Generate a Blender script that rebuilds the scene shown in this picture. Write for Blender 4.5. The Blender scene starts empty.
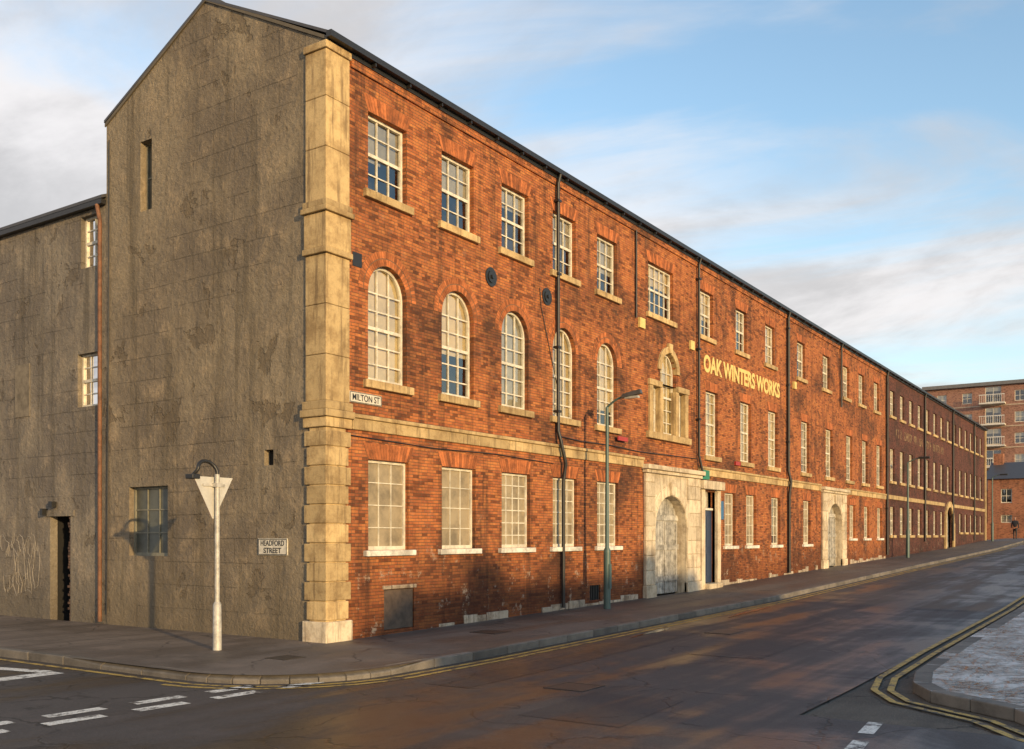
import bpy, bmesh, math, random
from mathutils import Vector, Matrix
random.seed(7)
scene = bpy.context.scene
COL = scene.collection

# ------------------------------------------------------------------ ground profile
BR = [(-400,0),(0,0),(13,.13),(16,.2),(28,.46),(53,.95),(67,1.35),(80,1.5),(2500,1.55)]
def gz(x):
    if x <= BR[0][0]: return 0.0
    for (a,za),(b,zb) in zip(BR,BR[1:]):
        if x <= b: return za+(zb-za)*(x-a)/(b-a)
    return BR[-1][1]
ROAD = -0.11

# ------------------------------------------------------------------ node helpers
def newmat(name):
    m = bpy.data.materials.new(name); m.use_nodes = True
    nt = m.node_tree; nt.nodes.clear()
    out = nt.nodes.new('ShaderNodeOutputMaterial')
    b = nt.nodes.new('ShaderNodeBsdfPrincipled')
    nt.links.new(b.outputs[0], out.inputs[0])
    return m, nt, b, out
def rgba(c): return (c[0],c[1],c[2],1)
class G:
    def __init__(s, nt):
        s.nt=nt
        s.tc=nt.nodes.new('ShaderNodeTexCoord')
    def L(s,a,b): s.nt.links.new(a,b)
    def obj(s): return s.tc.outputs['Object']
    def val(s,node,idx,v):
        if v is None: return
        if isinstance(v,bpy.types.NodeSocket): s.L(v,node.inputs[idx])
        else: node.inputs[idx].default_value=v
    def noise(s,scale,detail=4,rough=.6,vec=None,dist=0):
        n=s.nt.nodes.new('ShaderNodeTexNoise'); n.inputs['Scale'].default_value=scale
        n.inputs['Detail'].default_value=detail; n.inputs['Roughness'].default_value=rough
        n.inputs['Distortion'].default_value=dist
        s.L(vec if vec is not None else s.obj(), n.inputs['Vector']); return n.outputs['Fac']
    def math(s,op,a,b=None,c=None,clamp=False):
        n=s.nt.nodes.new('ShaderNodeMath'); n.operation=op; n.use_clamp=clamp
        s.val(n,0,a); s.val(n,1,b); s.val(n,2,c); return n.outputs[0]
    def mapr(s,v,a,b,c=0,d=1,smooth=True):
        n=s.nt.nodes.new('ShaderNodeMapRange'); n.interpolation_type='SMOOTHSTEP' if smooth else 'LINEAR'
        s.val(n,0,v); n.inputs[1].default_value=a; n.inputs[2].default_value=b
        n.inputs[3].default_value=c; n.inputs[4].default_value=d; return n.outputs[0]
    def mix(s,f,a,b,mode='MIX'):
        n=s.nt.nodes.new('ShaderNodeMix'); n.data_type='RGBA'; n.blend_type=mode
        s.val(n,0,f)
        s.val(n,6,rgba(a) if isinstance(a,tuple) else a); s.val(n,7,rgba(b) if isinstance(b,tuple) else b)
        return n.outputs[2]
    def xyz(s,v=None):
        n=s.nt.nodes.new('ShaderNodeSeparateXYZ'); s.L(v if v is not None else s.obj(),n.inputs[0]); return n.outputs
    def comb(s,x,y,z=0.0):
        n=s.nt.nodes.new('ShaderNodeCombineXYZ'); s.val(n,0,x); s.val(n,1,y); s.val(n,2,z); return n.outputs[0]
    def scalev(s,sx,sy,sz):
        n=s.nt.nodes.new('ShaderNodeMapping'); n.inputs['Scale'].default_value=(sx,sy,sz)
        s.L(s.obj(),n.inputs['Vector']); return n.outputs[0]
    def bump(s,h,strength,dist,bsdf,normal=None):
        n=s.nt.nodes.new('ShaderNodeBump'); n.inputs['Strength'].default_value=strength; n.inputs['Distance'].default_value=dist
        s.L(h,n.inputs['Height'])
        if normal is not None: s.L(normal,n.inputs['Normal'])
        s.L(n.outputs[0],bsdf.inputs['Normal']); return n.outputs[0]
    def island(s):
        n=s.nt.nodes.new('ShaderNodeNewGeometry'); return n.outputs['Random Per Island']

MATS={}
def simple(name,c,rough=.7,var=.25,scale=3.0,dark=.5,metal=0,island=0,spec=None,bump=0):
    if name in MATS: return MATS[name]
    m,nt,b,o=newmat(name); g=G(nt)
    n=g.noise(scale,5,.7); f=g.mapr(n,.35,.7,0,1)
    col=g.mix(g.math('MULTIPLY',f,var*2,clamp=True),c,tuple(x*dark for x in c))
    if island:
        r=g.mapr(g.island(),0,1,1-island,1+island*.5,False)
        col=g.mix(1.0,col,g.comb(r,r,r),'MULTIPLY')
    g.L(col,b.inputs['Base Color'])
    b.inputs['Roughness'].default_value=rough; b.inputs['Metallic'].default_value=metal
    if spec is not None: b.inputs['Specular IOR Level'].default_value=spec
    if bump: g.bump(g.noise(scale*12,3,.7),.5,bump,b)
    MATS[name]=m; return m

BW,BH=.165,.055
def brickmat(name,c1,c2,mortar,soot=.5,bottom=True,sootc=(.04,.026,.02),bumpd=.010):
    m,nt,b,o=newmat(name); g=G(nt)
    x=g.xyz(); w=g.math('ADD',x[0],x[1])
    wn=g.noise(1.3,1,.5)
    zz=g.math('ADD',x[2],g.math('MULTIPLY',wn,.03))
    v=g.comb(w,zz)
    br=nt.nodes.new('ShaderNodeTexBrick'); g.L(v,br.inputs['Vector'])
    br.inputs['Scale'].default_value=1; br.inputs['Brick Width'].default_value=BW
    br.inputs['Row Height'].default_value=BH; br.inputs['Mortar Size'].default_value=.005
    br.inputs['Mortar Smooth'].default_value=.4; br.inputs['Bias'].default_value=-.2
    br.inputs['Color1'].default_value=rgba(c1); br.inputs['Color2'].default_value=rgba(c2); br.inputs['Mortar'].default_value=rgba(mortar)
    wh=nt.nodes.new('ShaderNodeTexWhiteNoise'); wh.noise_dimensions='2D'
    row=g.math('FLOOR',g.math('DIVIDE',zz,BH))
    off=g.math('MULTIPLY',g.math('MODULO',row,2.0),.5)
    cx=g.math('FLOOR',g.math('ADD',g.math('DIVIDE',w,BW),off))
    g.L(g.comb(cx,row),wh.inputs['Vector'])
    n=g.noise(.5,6,.68,dist=.6)
    burnt=g.mapr(g.math('ADD',wh.outputs['Value'],g.math('MULTIPLY',n,.6)),.95,1.28,0,.8)
    col=g.mix(burnt,br.outputs['Color'],tuple(k*.35 for k in c2))
    orange=g.mapr(wh.outputs['Value'],.0,.3,.6,0)
    col=g.mix(orange,col,(min(1,c1[0]*1.15),c1[1]*1.35,c1[2]*1.25))
    col=g.mix(g.math('MULTIPLY',br.outputs['Fac'],.8),col,mortar)
    col=g.mix(g.mapr(n,.44,.66,0,soot),col,sootc)
    n=g.noise(3.3,5,.72)
    col=g.mix(g.mapr(n,.47,.70,0,.6*soot+.1),col,tuple(k*.38 for k in c2))
    st=g.noise(1.0,5,.7,vec=g.scalev(3.4,3.4,.28))
    col=g.mix(g.mapr(st,.48,.70,0,.85*soot+.1),col,sootc)
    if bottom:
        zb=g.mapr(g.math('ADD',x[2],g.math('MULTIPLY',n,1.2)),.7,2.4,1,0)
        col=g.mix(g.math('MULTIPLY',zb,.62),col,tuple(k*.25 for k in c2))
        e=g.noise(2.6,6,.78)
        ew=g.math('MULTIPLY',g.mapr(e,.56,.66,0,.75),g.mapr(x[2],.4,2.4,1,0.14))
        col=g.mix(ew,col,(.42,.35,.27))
    g.L(col,b.inputs['Base Color']); b.inputs['Roughness'].default_value=.88
    b.inputs['Specular IOR Level'].default_value=.25
    h=g.math('ADD',g.math('SUBTRACT',1.0,br.outputs['Fac']),g.math('MULTIPLY',g.noise(26,2,.7),.8))
    h=g.math('ADD',h,g.math('MULTIPLY',wh.outputs['Value'],.7))
    g.bump(h,.85,bumpd,b)
    MATS[name]=m; return m

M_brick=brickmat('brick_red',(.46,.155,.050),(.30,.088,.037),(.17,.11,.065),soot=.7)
M_brickd=brickmat('brick_dark',(.16,.058,.042),(.095,.04,.032),(.07,.05,.045),soot=.7)
M_brickf=brickmat('brick_far',(.40,.16,.085),(.31,.12,.07),(.28,.2,.15),soot=.25,bottom=False)
M_brickp=brickmat('brick_pink',(.36,.19,.14),(.30,.155,.12),(.3,.2,.16),soot=.1,bottom=False)

def render_mat(name,base):
    m,nt,b,o=newmat(name); g=G(nt); x=g.xyz()
    n1=g.noise(.45,5,.62,dist=.8); n2=g.noise(1.7,7,.72); n3=g.noise(15,4,.75)
    col=g.mix(g.mapr(n1,.35,.65),base,(base[0]*.6,base[1]*.6,base[2]*.66))
    col=g.mix(g.mapr(n2,.5,.72,0,.65),col,(base[0]*1.5,base[1]*1.4,base[2]*1.3))
    st=g.noise(1.0,6,.7,vec=g.scalev(3.2,3.2,.2))
    col=g.mix(g.mapr(st,.48,.70,0,.75),col,tuple(k*.38 for k in base))
    n4=g.noise(1.1,8,.62,dist=.3)
    edge=g.mapr(n4,.61,.63,0,.6)
    col=g.mix(edge,col,(base[0]*.45,base[1]*.42,base[2]*.4))
    br=nt.nodes.new('ShaderNodeTexBrick'); g.L(g.comb(g.math('ADD',x[1],g.math('MULTIPLY',n2,.05)),g.math('ADD',x[2],g.math('MULTIPLY',n2,.05))),br.inputs['Vector'])
    br.inputs['Scale'].default_value=1; br.inputs['Brick Width'].default_value=1.1; br.inputs['Row Height'].default_value=.42
    br.inputs['Mortar Size'].default_value=.008; br.inputs['Mortar Smooth'].default_value=.4
    ln=g.math('MULTIPLY',br.outputs['Fac'],g.mapr(n1,.46,.6,0,.6))
    col=g.mix(ln,col,tuple(k*.35 for k in base))
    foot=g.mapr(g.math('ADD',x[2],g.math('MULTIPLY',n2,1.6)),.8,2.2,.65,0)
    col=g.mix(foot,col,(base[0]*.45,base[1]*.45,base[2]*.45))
    col=g.mix(g.mapr(n3,.35,.7,0,.5),col,tuple(k*.5 for k in base))
    g.L(col,b.inputs['Base Color']); b.inputs['Roughness'].default_value=.92; b.inputs['Specular IOR Level'].default_value=.2
    h=g.math('ADD',g.math('MULTIPLY',n3,.45),g.math('MULTIPLY',n2,1.8))
    h=g.math('SUBTRACT',h,g.math('MULTIPLY',edge,.6)); h=g.math('SUBTRACT',h,g.math('MULTIPLY',ln,.6))
    g.bump(h,.95,.05,b)
    MATS[name]=m; return m
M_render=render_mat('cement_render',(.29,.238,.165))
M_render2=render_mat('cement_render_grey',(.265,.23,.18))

def stonemat(name,c,dirt=.5):
    m,nt,b,o=newmat(name); g=G(nt)
    n=g.noise(2.3,7,.72); n3=g.noise(24,3,.7)
    col=g.mix(g.mapr(n,.42,.66,0,dirt),c,(c[0]*.42,c[1]*.36,c[2]*.3))
    st=g.noise(1.0,5,.7,vec=g.scalev(8,8,.7))
    col=g.mix(g.mapr(st,.5,.68,0,dirt),col,(c[0]*.25,c[1]*.22,c[2]*.22))
    col=g.mix(g.mapr(n3,.5,.75,0,.4),col,(c[0]*.5,c[1]*.42,c[2]*.35))
    r=g.mapr(g.island(),0,1,.72,1.12,False); col=g.mix(1.0,col,g.comb(r,r,r),'MULTIPLY')
    g.L(col,b.inputs['Base Color']); b.inputs['Roughness'].default_value=.85
    g.bump(g.math('ADD',n,g.math('MULTIPLY',n3,.4)),.85,.02,b)
    MATS[name]=m; return m
M_stone=stonemat('sandstone',(.55,.40,.195),.7)
M_stonew=stonemat('sandstone_painted',(.68,.58,.42),.65)
M_plinth=stonemat('plinth_stone',(.46,.39,.30),1.0)
M_white=simple('white_paint',(.70,.65,.53),.55,.4,6,.5)
M_sillw=simple('white_sill',(.78,.75,.66),.6,.4,4,.35)
M_black=simple('black_iron',(.018,.018,.018),.45,.2,8,.6)
M_vous=simple('rubbed_brick',(.47,.145,.042),.85,.4,5,.35,island=.5,bump=.006)
M_mort=simple('mortar',(.15,.10,.065),.95)
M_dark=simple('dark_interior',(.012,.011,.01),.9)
M_slate=simple('slate',(.06,.06,.065),.5,.3,4,.6)
M_rust=simple('rusty_pipe',(.2,.09,.045),.7,.4,7,.4)
M_plank=simple('gate_paint',(.48,.46,.41),.75,.5,5,.35,island=.3)
M_kerb=simple('kerb_stone',(.18,.16,.135),.7,.4,3,.45,island=.35,bump=.01)
M_hatch=simple('rusty_plate',(.1,.07,.05),.6,.4,6,.4)
M_cover=simple('iron_cover',(.045,.038,.034),.5,.4,9,.5)
M_green=simple('lamp_green',(.07,.12,.11),.45,.2,6,.7)
M_galv=simple('galvanised',(.5,.48,.43),.5,.4,8,.5,metal=.1)
M_yel=simple('sign_yellow',(.7,.55,.2),.7,.35,9,.6)
M_blinds=[simple('blind_cream',(.72,.57,.35),.9,.35,1.5,.55),simple('blind_grey',(.44,.40,.33),.9,.35,1.5,.55),simple('blind_tan',(.6,.46,.26),.9,.35,1.5,.55)]
M_frost=simple('frosted_pane',(.34,.275,.175),.55,.5,2.2,.5)
m,nt,b,o=newmat('window_glass'); nt.nodes.remove(b); g=G(nt)
tr=nt.nodes.new('ShaderNodeBsdfTransparent'); gl=nt.nodes.new('ShaderNodeBsdfGlossy'); gl.inputs['Roughness'].default_value=.03
tr.inputs[0].default_value=(.85,.88,.86,1)
fr=nt.nodes.new('ShaderNodeFresnel'); fr.inputs[0].default_value=1.55
bp=nt.nodes.new('ShaderNodeBump'); bp.inputs['Strength'].default_value=.4; bp.inputs['Distance'].default_value=.02; g.L(g.noise(2.6,1,.5),bp.inputs['Height'])
g.L(bp.outputs[0],gl.inputs['Normal'])
mx=nt.nodes.new('ShaderNodeMixShader'); g.L(g.math('ADD',fr.outputs[0],.14),mx.inputs[0]); g.L(tr.outputs[0],mx.inputs[1]); g.L(gl.outputs[0],mx.inputs[2]); g.L(mx.outputs[0],o.inputs[0])
M_glass=m

def asphalt(name,c,wet=.5,lo=.85):
    m,nt,b,o=newmat(name); g=G(nt)
    n1=g.noise(.3,5,.65,dist=1.0); n2=g.noise(1.5,6,.7); n3=g.noise(60,2,.8); n4=g.noise(9,4,.72)
    col=g.mix(g.mapr(n1,.38,.62),c,tuple(k*.5 for k in c))
    col=g.mix(g.mapr(n2,.5,.7,0,.45),col,(c[0]*1.8,c[1]*1.65,c[2]*1.6))
    col=g.mix(g.mapr(n3,.42,.72,0,.6),col,(c[0]*2.3,c[1]*2.2,c[2]*2.1))
    tr_=g.noise(1.0,4,.6,vec=g.scalev(.07,1.3,1))
    col=g.mix(g.mapr(tr_,.45,.65,0,.55),col,(c[0]*.45,c[1]*.45,c[2]*.48))
    vo=nt.nodes.new('ShaderNodeTexVoronoi'); vo.feature='DISTANCE_TO_EDGE'; vo.inputs['Scale'].default_value=.5
    dm=nt.nodes.new('ShaderNodeVectorMath'); dm.operation='ADD'
    nn=nt.nodes.new('ShaderNodeTexNoise'); nn.inputs['Scale'].default_value=1.2; nn.inputs['Detail'].default_value=4; g.L(g.obj(),nn.inputs['Vector'])
    g.L(nn.outputs['Color'],dm.inputs[0]); g.L(g.obj(),dm.inputs[1]); g.L(dm.outputs[0],vo.inputs['Vector'])
    crack=g.math('MULTIPLY',g.mapr(vo.outputs['Distance'],.0,.015,1,0),g.mapr(n2,.42,.55,0,1))
    col=g.mix(g.math('MULTIPLY',crack,.85),col,tuple(k*.18 for k in c))
    g.L(col,b.inputs['Base Color'])
    wetf=g.mapr(g.math('ADD',g.math('MULTIPLY',n1,.5),g.math('MULTIPLY',tr_,.5)),.42,.58,lo,lo-wet)
    g.L(wetf,b.inputs['Roughness'])
    h=g.math('ADD',g.math('MULTIPLY',n3,.5),g.math('MULTIPLY',n4,.7)); h=g.math('SUBTRACT',h,g.math('MULTIPLY',crack,.8))
    g.bump(h,.6,.012,b)
    MATS[name]=m; return m
M_road=asphalt('asphalt',(.050,.044,.043),.42,.72)
M_patch=asphalt('asphalt_patch',(.033,.030,.031),.35,.7)
M_pave=asphalt('pavement_tarmac',(.125,.10,.082),.3)
M_ground=asphalt('ground_dirt',(.09,.08,.065),.0)
def paint(name,c,wear=.5):
    m,nt,b,o=newmat(name); g=G(nt)
    f=g.mapr(g.noise(6,7,.78),.5-.1*wear,.62,0,1)
    f2=g.mapr(g.noise(40,2,.8),.48,.68,0,.6)
    col=g.mix(g.math('MAXIMUM',f,f2),c,(.065,.052,.046))
    g.L(col,b.inputs['Base Color']); b.inputs['Roughness'].default_value=.65
    g.bump(g.noise(50,2,.8),.5,.01,b); MATS[name]=m; return m
M_pw=paint('road_paint_white',(.78,.76,.70),.35)
M_py=paint('road_paint_yellow',(.54,.36,.08),.5)

m,nt,b,o=newmat('stone_setts'); g=G(nt)
nd=nt.nodes.new('ShaderNodeTexVoronoi'); nd.feature='DISTANCE_TO_EDGE'; nd.inputs['Scale'].default_value=6.5; nd.inputs['Randomness'].default_value=.6
g.L(g.scalev(1,1,0),nd.inputs['Vector'])
nc=nt.nodes.new('ShaderNodeTexVoronoi'); nc.inputs['Scale'].default_value=6.5; nc.inputs['Randomness'].default_value=.6; g.L(g.scalev(1,1,0),nc.inputs['Vector'])
sc=g.xyz(nc.outputs['Color'])
col=g.mix(sc[0],(.34,.31,.28),(.2,.175,.15))
gap=g.mapr(nd.outputs['Distance'],.02,.08,.7,0)
col=g.mix(gap,col,(.09,.075,.06))
nz=g.noise(1.3,7,.75,dist=.5)
frost=g.mapr(g.math('ADD',nz,g.math('MULTIPLY',g.noise(14,3,.8),.25)),.60,.72,0,.85)  # pale patches painted in for sky reflected off the wet setts
col=g.mix(frost,col,(.66,.64,.62))
col=g.mix(g.mapr(nz,.50,.40,0,.85),col,(.07,.055,.045))
g.L(col,b.inputs['Base Color']); g.L(g.mapr(nz,.4,.6,.22,.6),b.inputs['Roughness'])
h=g.math('ADD',g.mapr(nd.outputs['Distance'],0,.25,0,1),g.math('MULTIPLY',g.noise(30,2,.7),.3)); g.bump(h,.8,.03,b)
M_setts=m
m,nt,b,o=newmat('puddle_water'); b.inputs['Base Color'].default_value=(.03,.027,.025,1); b.inputs['Roughness'].default_value=.12; b.inputs['Specular IOR Level'].default_value=.6
g=G(nt); g.bump(g.noise(5,2,.5),.15,.01,b); M_water=m

# ------------------------------------------------------------------ geometry helpers
def root(name,loc=(0,0,0)):
    e=bpy.data.objects.new(name,None); COL.objects.link(e); e.location=loc; e.empty_display_size=.3; return e
class Acc:
    def __init__(s): s.v=[]; s.f=[]
    def poly(s,pts):
        n=len(s.v); s.v+= [tuple(p) for p in pts]; s.f.append(tuple(range(n,n+len(pts))))
    def box(s,T,s0,s1,o0,o1,z0,z1):
        n=len(s.v)
        for (a,b_,c) in [(s0,o0,z0),(s1,o0,z0),(s1,o1,z0),(s0,o1,z0),(s0,o0,z1),(s1,o0,z1),(s1,o1,z1),(s0,o1,z1)]:
            s.v.append(T(a,b_,c))
        for f in [(0,1,2,3),(4,5,6,7),(0,1,5,4),(1,2,6,5),(2,3,7,6),(3,0,4,7)]: s.f.append(tuple(n+i for i in f))
    def prism(s,T,pts,o0,o1):
        n=len(s.v); k=len(pts)
        for (a,z) in pts: s.v.append(T(a,o0,z))
        for (a,z) in pts: s.v.append(T(a,o1,z))
        s.f.append(tuple(range(n,n+k))); s.f.append(tuple(range(n+k,n+2*k)))
        for i in range(k):
            j=(i+1)%k; s.f.append((n+i,n+j,n+k+j,n+k+i))
    def done(s,name,parent,mat,bevel=0,smooth=False):
        if not s.v: return None
        me=bpy.data.meshes.new(name); me.from_pydata(s.v,[],s.f); me.update()
        bm=bmesh.new(); bm.from_mesh(me); bmesh.ops.recalc_face_normals(bm,faces=bm.faces)
        bm.to_mesh(me); bm.free()
        ob=bpy.data.objects.new(name,me); COL.objects.link(ob)
        me.materials.append(mat)
        if parent: ob.parent=parent
        if bevel:
            md=ob.modifiers.new('bev','BEVEL'); md.width=bevel; md.segments=2; md.limit_method='ANGLE'
        if smooth:
            for p in me.polygons: p.use_smooth=True
        return ob
def tube(name,pts,r,mat,parent,cyc=False):
    cu=bpy.data.curves.new(name,'CURVE'); cu.dimensions='3D'; cu.bevel_depth=1; cu.bevel_resolution=3; cu.use_fill_caps=True
    sp=cu.splines.new('POLY'); sp.points.add(len(pts)-1)
    for i,p in enumerate(pts):
        sp.points[i].co=(p[0],p[1],p[2],1); sp.points[i].radius=r[i] if isinstance(r,(list,tuple)) else r
    sp.use_cyclic_u=cyc
    cu.materials.append(mat); ob=bpy.data.objects.new(name,cu); COL.objects.link(ob); ob.parent=parent; return ob

TF=lambda s,o,z:(s,-o,z)
TG=lambda s,o,z:(-.5-o,s,z)
TW=lambda s,o,z:(s,o,z)
def arcpts(sc,w,zt,rise,n=12):
    zs=zt-rise; return [(sc+math.cos(math.pi*i/n)*w/2, zs+math.sin(math.pi*i/n)*rise) for i in range(n+1)]
def wall(acc,rev,T,s0,s1,z0,z1,ops,o=0,depth=.14):
    S=sorted({s0,s1}|{round(v,4) for op in ops for v in (op[0]-op[1]/2,op[0]+op[1]/2)})
    Z=sorted({z0,z1}|{round(v,4) for op in ops for v in (op[2],op[3])})
    S=[v for v in S if s0<=v<=s1]; Z=[v for v in Z if z0<=v<=z1]
    for a,b_ in zip(S,S[1:]):
        run=None
        for c,d in zip(Z,Z[1:]):
            ms,mz=(a+b_)/2,(c+d)/2
            hole=any(abs(ms-op[0])<op[1]/2 and op[2]<mz<op[3] for op in ops)
            if hole:
                if run: acc.poly([T(a,o,run[0]),T(b_,o,run[0]),T(b_,o,run[1]),T(a,o,run[1])]); run=None
            else: run=(run[0],d) if run else (c,d)
        if run: acc.poly([T(a,o,run[0]),T(b_,o,run[0]),T(b_,o,run[1]),T(a,o,run[1])])
    for (sc,w,zb,zt,rise) in ops:
        l,r=sc-w/2,sc+w/2
        if rise:
            A=arcpts(sc,w,zt,rise)
            for p,q in zip(A,A[1:]):
                acc.poly([T(p[0],o,p[1]),T(q[0],o,q[1]),T(q[0],o,zt),T(p[0],o,zt)] if p[1]<zt and q[1]<zt else ([T(p[0],o,p[1]),T(q[0],o,q[1]),T(p[0],o,zt)] if p[1]<zt else [T(p[0],o,p[1]),T(q[0],o,q[1]),T(q[0],o,zt)]))
            loop=[(r,zb)]+A+[(l,zb)]
        else: loop=[(r,zb),(r,zt),(l,zt),(l,zb)]
        for p,q in zip(loop,loop[1:]+loop[:1]):
            rev.poly([T(p[0],o,p[1]),T(q[0],o,q[1]),T(q[0],o-depth,q[1]),T(p[0],o-depth,p[1])])

class Win:
    def __init__(s):
        s.fr=Acc(); s.gl=Acc(); s.dk=Acc(); s.bl=[Acc() for _ in M_blinds]; s.fro=Acc(); s.vo=Acc(); s.mo=Acc(); s.sill=Acc(); s.sillw=Acc()
    def flush(s,p):
        s.fr.done('window_frames',p,M_white); s.gl.done('window_glass',p,M_glass); s.dk.done('window_interiors',p,M_dark)
        for i,a in enumerate(s.bl): a.done('blinds_%s'%'abc'[i],p,M_blinds[i])
        s.fro.done('obscured_panes',p,M_frost); s.vo.done('brick_arches',p,M_vous); s.mo.done('arch_mortar',p,M_mort)
        s.sill.done('stone_sills',p,M_stone,.012); s.sillw.done('painted_sills',p,M_sillw,.01)
def inside_top(sc,w,zt,rise,x):
    if not rise: return zt
    t=(x-sc)/(w/2); t=max(-1,min(1,t)); return zt-rise+rise*math.sqrt(max(0,1-t*t))
def window(W,T,sc,w,zb,zt,rise=0,cols=3,rows=4,blind=None,bi=0,frost=False,sill='stone',head='flat',rec=.1,meet=True,fw=.05,bw=.022):
    l,r=sc-w/2,sc+w/2; o1=-rec; o0=-rec-.06
    loop=[(l,zb),(r,zb)]+(arcpts(sc,w,zt,rise) if rise else [(r,zt),(l,zt)])
    if frost: W.fro.poly([T(a,-rec-.033,z) for a,z in loop])
    else:
        W.gl.poly([T(a,-rec-.035,z) for a,z in loop])
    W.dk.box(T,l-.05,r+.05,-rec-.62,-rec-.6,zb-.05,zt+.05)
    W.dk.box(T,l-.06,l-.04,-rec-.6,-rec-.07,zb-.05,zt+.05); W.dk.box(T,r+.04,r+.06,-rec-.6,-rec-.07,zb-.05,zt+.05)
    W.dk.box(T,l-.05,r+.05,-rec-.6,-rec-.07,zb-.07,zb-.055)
    if not frost and blind:
        parts=1 if (blind>.95 or rise) else random.choice([1,2])
        for q in range(parts):
            a0=l+(r-l)*q/parts; a1=l+(r-l)*(q+1)/parts
            bb=min(1,blind*random.uniform(.85,1.15)) if parts>1 else blind
            zl=zb+(zt-zb)*(1-bb)
            lp=[(l,zl),(r,zl)]+(arcpts(sc,w,zt,min(rise,zt-zl)) if rise else [(r,zt),(l,zt)])
            if parts>1: lp=[(a0,zl),(a1,zl),(a1,zt),(a0,zt)]
            W.bl[bi].poly([T(a,-rec-.075-.01*q,z) for a,z in lp])
    zs=zt-rise
    W.fr.box(T,l,l+fw,o0,o1,zb,zs if rise else zt); W.fr.box(T,r-fw,r,o0,o1,zb,zs if rise else zt)
    W.fr.box(T,l+fw,r-fw,o0,o1,zb,zb+fw*1.3)
    if rise:
        A=arcpts(sc,w,zt,rise,16); B=arcpts(sc,w-2*fw,zt-fw,rise-fw,16)
        for i in range(16):
            W.fr.prism(T,[A[i],A[i+1],B[i+1],B[i]],o0,o1)
    else: W.fr.box(T,l+fw,r-fw,o0,o1,zt-fw,zt)
    il,ir=l+fw,r-fw
    for i in range(1,cols):
        x=il+(ir-il)*i/cols; W.fr.box(T,x-bw/2,x+bw/2,o0+.015,o1-.012,zb+fw*1.3,inside_top(sc,w,zt,rise,x)-fw)
    ztt=zt-(.0 if not rise else rise*.35)
    for j in range(1,rows):
        z=zb+(ztt-zb)*j/rows; h=bw/2
        a,b_=il,ir
        if rise and z>zs:
            hw=(w/2)*math.sqrt(max(0,1-((z-zs)/rise)**2))-fw; a,b_=sc-hw,sc+hw
        if meet and j==rows//2: W.fr.box(T,a,b_,o0+.002,o1-.002,z-.028,z+.028)
        else: W.fr.box(T,a,b_,o0+.017,o1-.014,z-h,z+h)
    if sill: (W.sill if sill=='stone' else W.sillw).box(T,l-.12,r+.12,-.12,.08,zb-(.14 if sill=='stone' else .1),zb-.004)
    if head=='flat':
        h=.27; n=int(w/.065); W.mo.prism(T,[(l-.0,zt+.002),(r+.0,zt+.002),(r+.13,zt+h),(l-.13,zt+h)],-.01,.003)
        for i in range(n):
            f0,f1=i/n,(i+1)/n; gp=.004
            a0=l+(r-l)*f0+gp; a1=l+(r-l)*f1-gp; b0=l-.13+(r-l+.26)*f0+gp; b1=l-.13+(r-l+.26)*f1-gp
            W.vo.prism(T,[(a0,zt+.004),(a1,zt+.004),(b1,zt+h),(b0,zt+h)],-.005,.006+random.random()*.004)
    elif head=='arch':
        for (r0,r1,n) in ((0.0,.12,32),(.128,.25,38)):
            for i in range(n):
                a0=math.pi*i/n+.006; a1=math.pi*(i+1)/n-.006
                def P(rr,a): return (sc+math.cos(a)*(w/2+rr),zs+math.sin(a)*(rise+rr))
                W.vo.prism(T,[P(r0+.004,a0),P(r0+.004,a1),P(r1-.004,a1),P(r1-.004,a0)],-.005,.006+random.random()*.004)
        A=arcpts(sc,w+.002,zt,rise,20); B=arcpts(sc,w+.5,zt+.25,rise+.25,20)
        for i in range(20): W.mo.prism(T,[A[i],A[i+1],B[i+1],B[i]],-.01,.003)

# ================================================================== MAIN FACTORY
FAC=root('brick_factory')
W=Win(); brick=Acc(); rev=Acc(); stone=Acc(); stonew=Acc(); plinth=Acc()
ops=[]
topz=(7.5,8.82)
blt=[.5,.45,.3,.5,.6]
def addw(sc,w,zb,zt,rise=0,**k):
    ops.append((sc,w,zb,zt,rise)); window(W,TF,sc,w,zb,zt,rise,**k)
for i,s in enumerate([.98,2.98,4.93,6.9,8.9]):
    addw(s,1.0,*topz,cols=3,rows=4,blind=blt[i],bi=1)
    addw(s,1.0,4.32,6.32,.5,cols=3,rows=6,blind=[.98,.6,.98,.98,.8][i],bi=[0,0,1,2,0][i],head='arch',bw=.026)
    addw(s+.03,1.05,1.46,2.99,cols=[3,3,4,4,4][i],rows=[4,4,6,6,6][i],frost=True,sill='white',meet=False,bw=.016 if i<2 else .022,rec=.08)
addw(11.9,1.55,*topz,cols=5,rows=4,blind=.4,bi=0)
for i,s in enumerate([15.0,17.8,20.5,23.9,27.1,30.0,32.5,35.2]):
    addw(s,.95,*topz,cols=3,rows=4,blind=[.6,.4,.9,.5,.7,.4,.8,.5][i],bi=[0,1,0,2,1,0,1,0][i])
for i,s in enumerate([15.4,18.2,20.8,24.4,27.5,30.5,33.1,35.7]):
    addw(s,.95,4.05,5.95,cols=3,rows=6,blind=[.98,.98,.98,.7,.9,.5,.6,.6][i],bi=[0,2,0,1,0,1,1,2][i])
for i,s in enumerate([16.85,18.7,21.1,24.6,31.0,33.4,35.8]):
    addw(s,.9,1.4 if s<30 else 1.6,3.02,cols=3,rows=5,frost=(i%3!=2),blind=.8,bi=1,sill='white',meet=False)
VC=12.35
ops.append((VC,2.1,4.42,5.75,0))
window(W,TF,VC,1.0,4.42,6.6,.5,cols=3,rows=6,blind=.98,bi=0,head=None,sill=None)
ops.append((VC,1.0,5.75,6.6,.5))
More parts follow.
